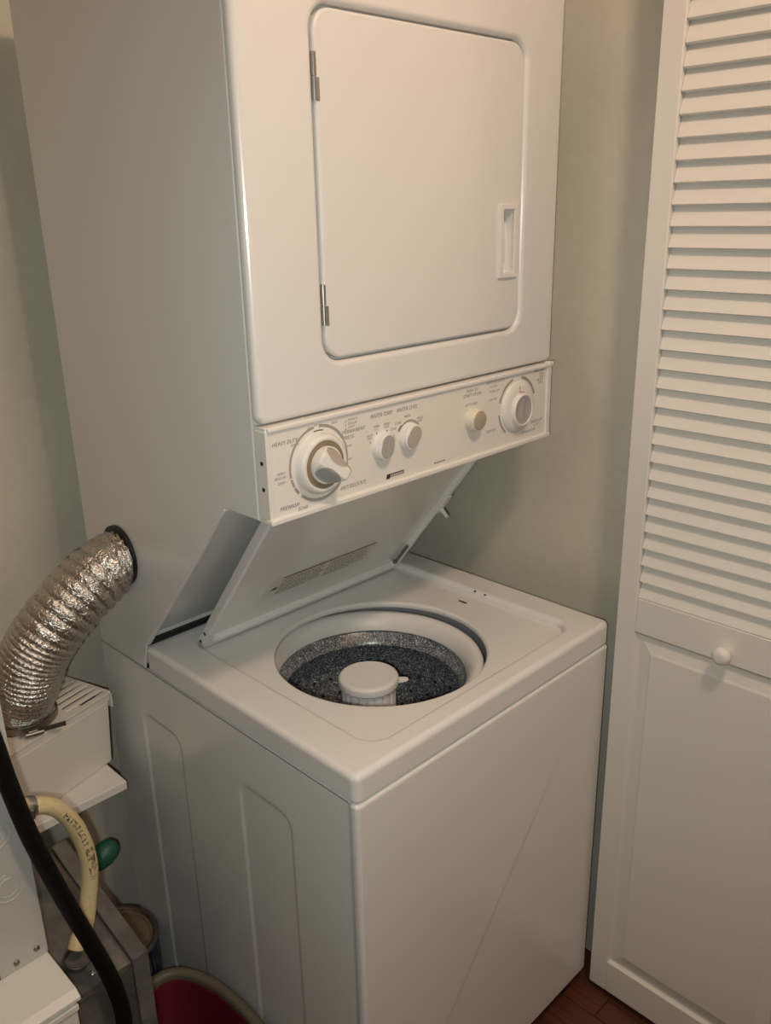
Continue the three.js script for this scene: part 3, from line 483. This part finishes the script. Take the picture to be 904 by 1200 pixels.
  part('tube', sweep(spline(bp.map(p => [p[0] - B0[0], p[1] - B0[1], p[2] - B0[2]])), 160, 24, () => 0.0116), M.rubber, bh);
  part('end_collar', cyl(0.0135, 0.0135, 0.02, 24).translate(bp[0][0] - B0[0], bp[0][1] - B0[1] + 0.0045, bp[0][2] - B0[2]), M.dull, bh);
}

// ---------------------------------------------------------------- things standing on the floor at the left
{
  // green handle of a cleaning tool that leans up behind the grey cabinet
  const foot = V(-0.262, 0, -0.600), base = V(-0.122, 0.346 + FLOOR, -0.600), tip = V(-0.0650, 0.380 + FLOOR, -0.596);
  const o = thing('cleaning_tool', 'green rounded plastic handle poking up between the cream hose and the back wall', 'tool handle', [foot.x, foot.y, foot.z]);
  const dir = tip.clone().sub(base), L = dir.length(), q = new THREE.Quaternion().setFromUnitVectors(V(0, 1, 0), dir.clone().normalize());
  const egg = []; for (let i = 0; i <= 20; i++) { const t = i / 20, r = 0.0225 * Math.pow(Math.sin(Math.PI * t), 0.5) * (0.86 + 0.22 * t); egg.push([Math.max(r, 0.0001), t * L]); }
  const green = std(C(0.02, 0.115, 0.068), 0.45);
  part('handle', lathe(egg, 36).applyQuaternion(q).translate(base.x - foot.x, base.y, base.z - foot.z), green, o);
  part('shaft', sweep(new THREE.LineCurve3(V(0, 0.001, 0), base.clone().add(dir.clone().multiplyScalar(0.12)).sub(foot)), 8, 20, () => 0.0075), green, o);

  // paint can: blue side, rim, brown lid
  const can = thing('paint_can', 'blue paint can with a brown lid in the corner behind the red bucket', 'can', [-0.086, 0, -0.622]);
  const R = 0.0825, H = 0.185;
  const lab = dataTex(128, (u, v) => { const a = L32(u, v); return a > 0.72 ? [0.42, 0.44, 0.46] : [0.085 + 0.04 * a, 0.11 + 0.05 * a, 0.21 + 0.08 * a]; }, true); lab.repeat.set(3, 1);
  part('side', lathe([[0, 0], [R - 0.002, 0], [R, 0.003], [R - 0.001, 0.006], [R - 0.001, H - 0.012], [R, H - 0.008]], 64), std(0xffffff, 0.4, { map: lab }), can);
  part('rim', lathe([[R - 0.001, H - 0.010], [R + 0.0012, H - 0.006], [R + 0.0008, H], [R - 0.004, H + 0.0008], [R - 0.009, H - 0.001], [R - 0.010, H - 0.006]], 64), M.dull, can);
  part('lid', lathe([[R - 0.010, H - 0.005], [R - 0.013, H - 0.007], [R - 0.018, H - 0.0045], [0.03, H - 0.0035], [0, H - 0.0035]], 64), std(0xffffff, 0.6, { map: dataTex(256, (u, v) => { const a = L8(u, v), b = L64(u, v); const s = 0.8 + 0.3 * a + 0.15 * b; return [0.40 * s, 0.36 * s, 0.29 * s]; }, true) }), can);

  // oval tub, dark red inside with a broad beige rim
  const b = thing('oval_tub', 'dark red plastic tub with a wide beige rim beside the washer side', 'tub', [-0.086, 0, -0.300]);
  const RY = 0.178 + FLOOR, ax = 0.0815, az = 0.168;
  const ov = (k, y, e = 2.2) => a => { const c = Math.cos(a), s = Math.sin(a); return [Math.sign(c) * Math.pow(Math.abs(c), 2 / e) * (ax - k), y, Math.sign(s) * Math.pow(Math.abs(s), 2 / e) * (az - k)]; };
  const skin = (rows) => grid(96, rows.length - 1, (u, v) => { const r = rows[Math.round(v * (rows.length - 1))]; return ov(r[0], r[1])(u * Math.PI * 2); });
  part('bowl', skin([[0.9, 0.003], [0.028, 0.003], [0.022, 0.010], [0.0185, RY - 0.022], [0.0175, RY - 0.012], [0.0190, RY - 0.012], [0.0210, RY - 0.022], [0.025, 0.014], [0.032, 0.008], [0.9, 0.008]].map(r => r[0] > 0.5 ? [0.0805, r[1]] : r)), std(C(0.16, 0.018, 0.026), 0.3), b);
  part('rim', skin([[0.0195, RY - 0.016], [0.0195, RY - 0.008], [0.0180, RY - 0.002], [0.013, RY + 0.000], [0.005, RY - 0.0005], [0.0012, RY - 0.005], [0.0005, RY - 0.016], [0.004, RY - 0.017]]), std(C(0.135, 0.12, 0.083), 0.5), b);
}

renderer.render(scene, camera);
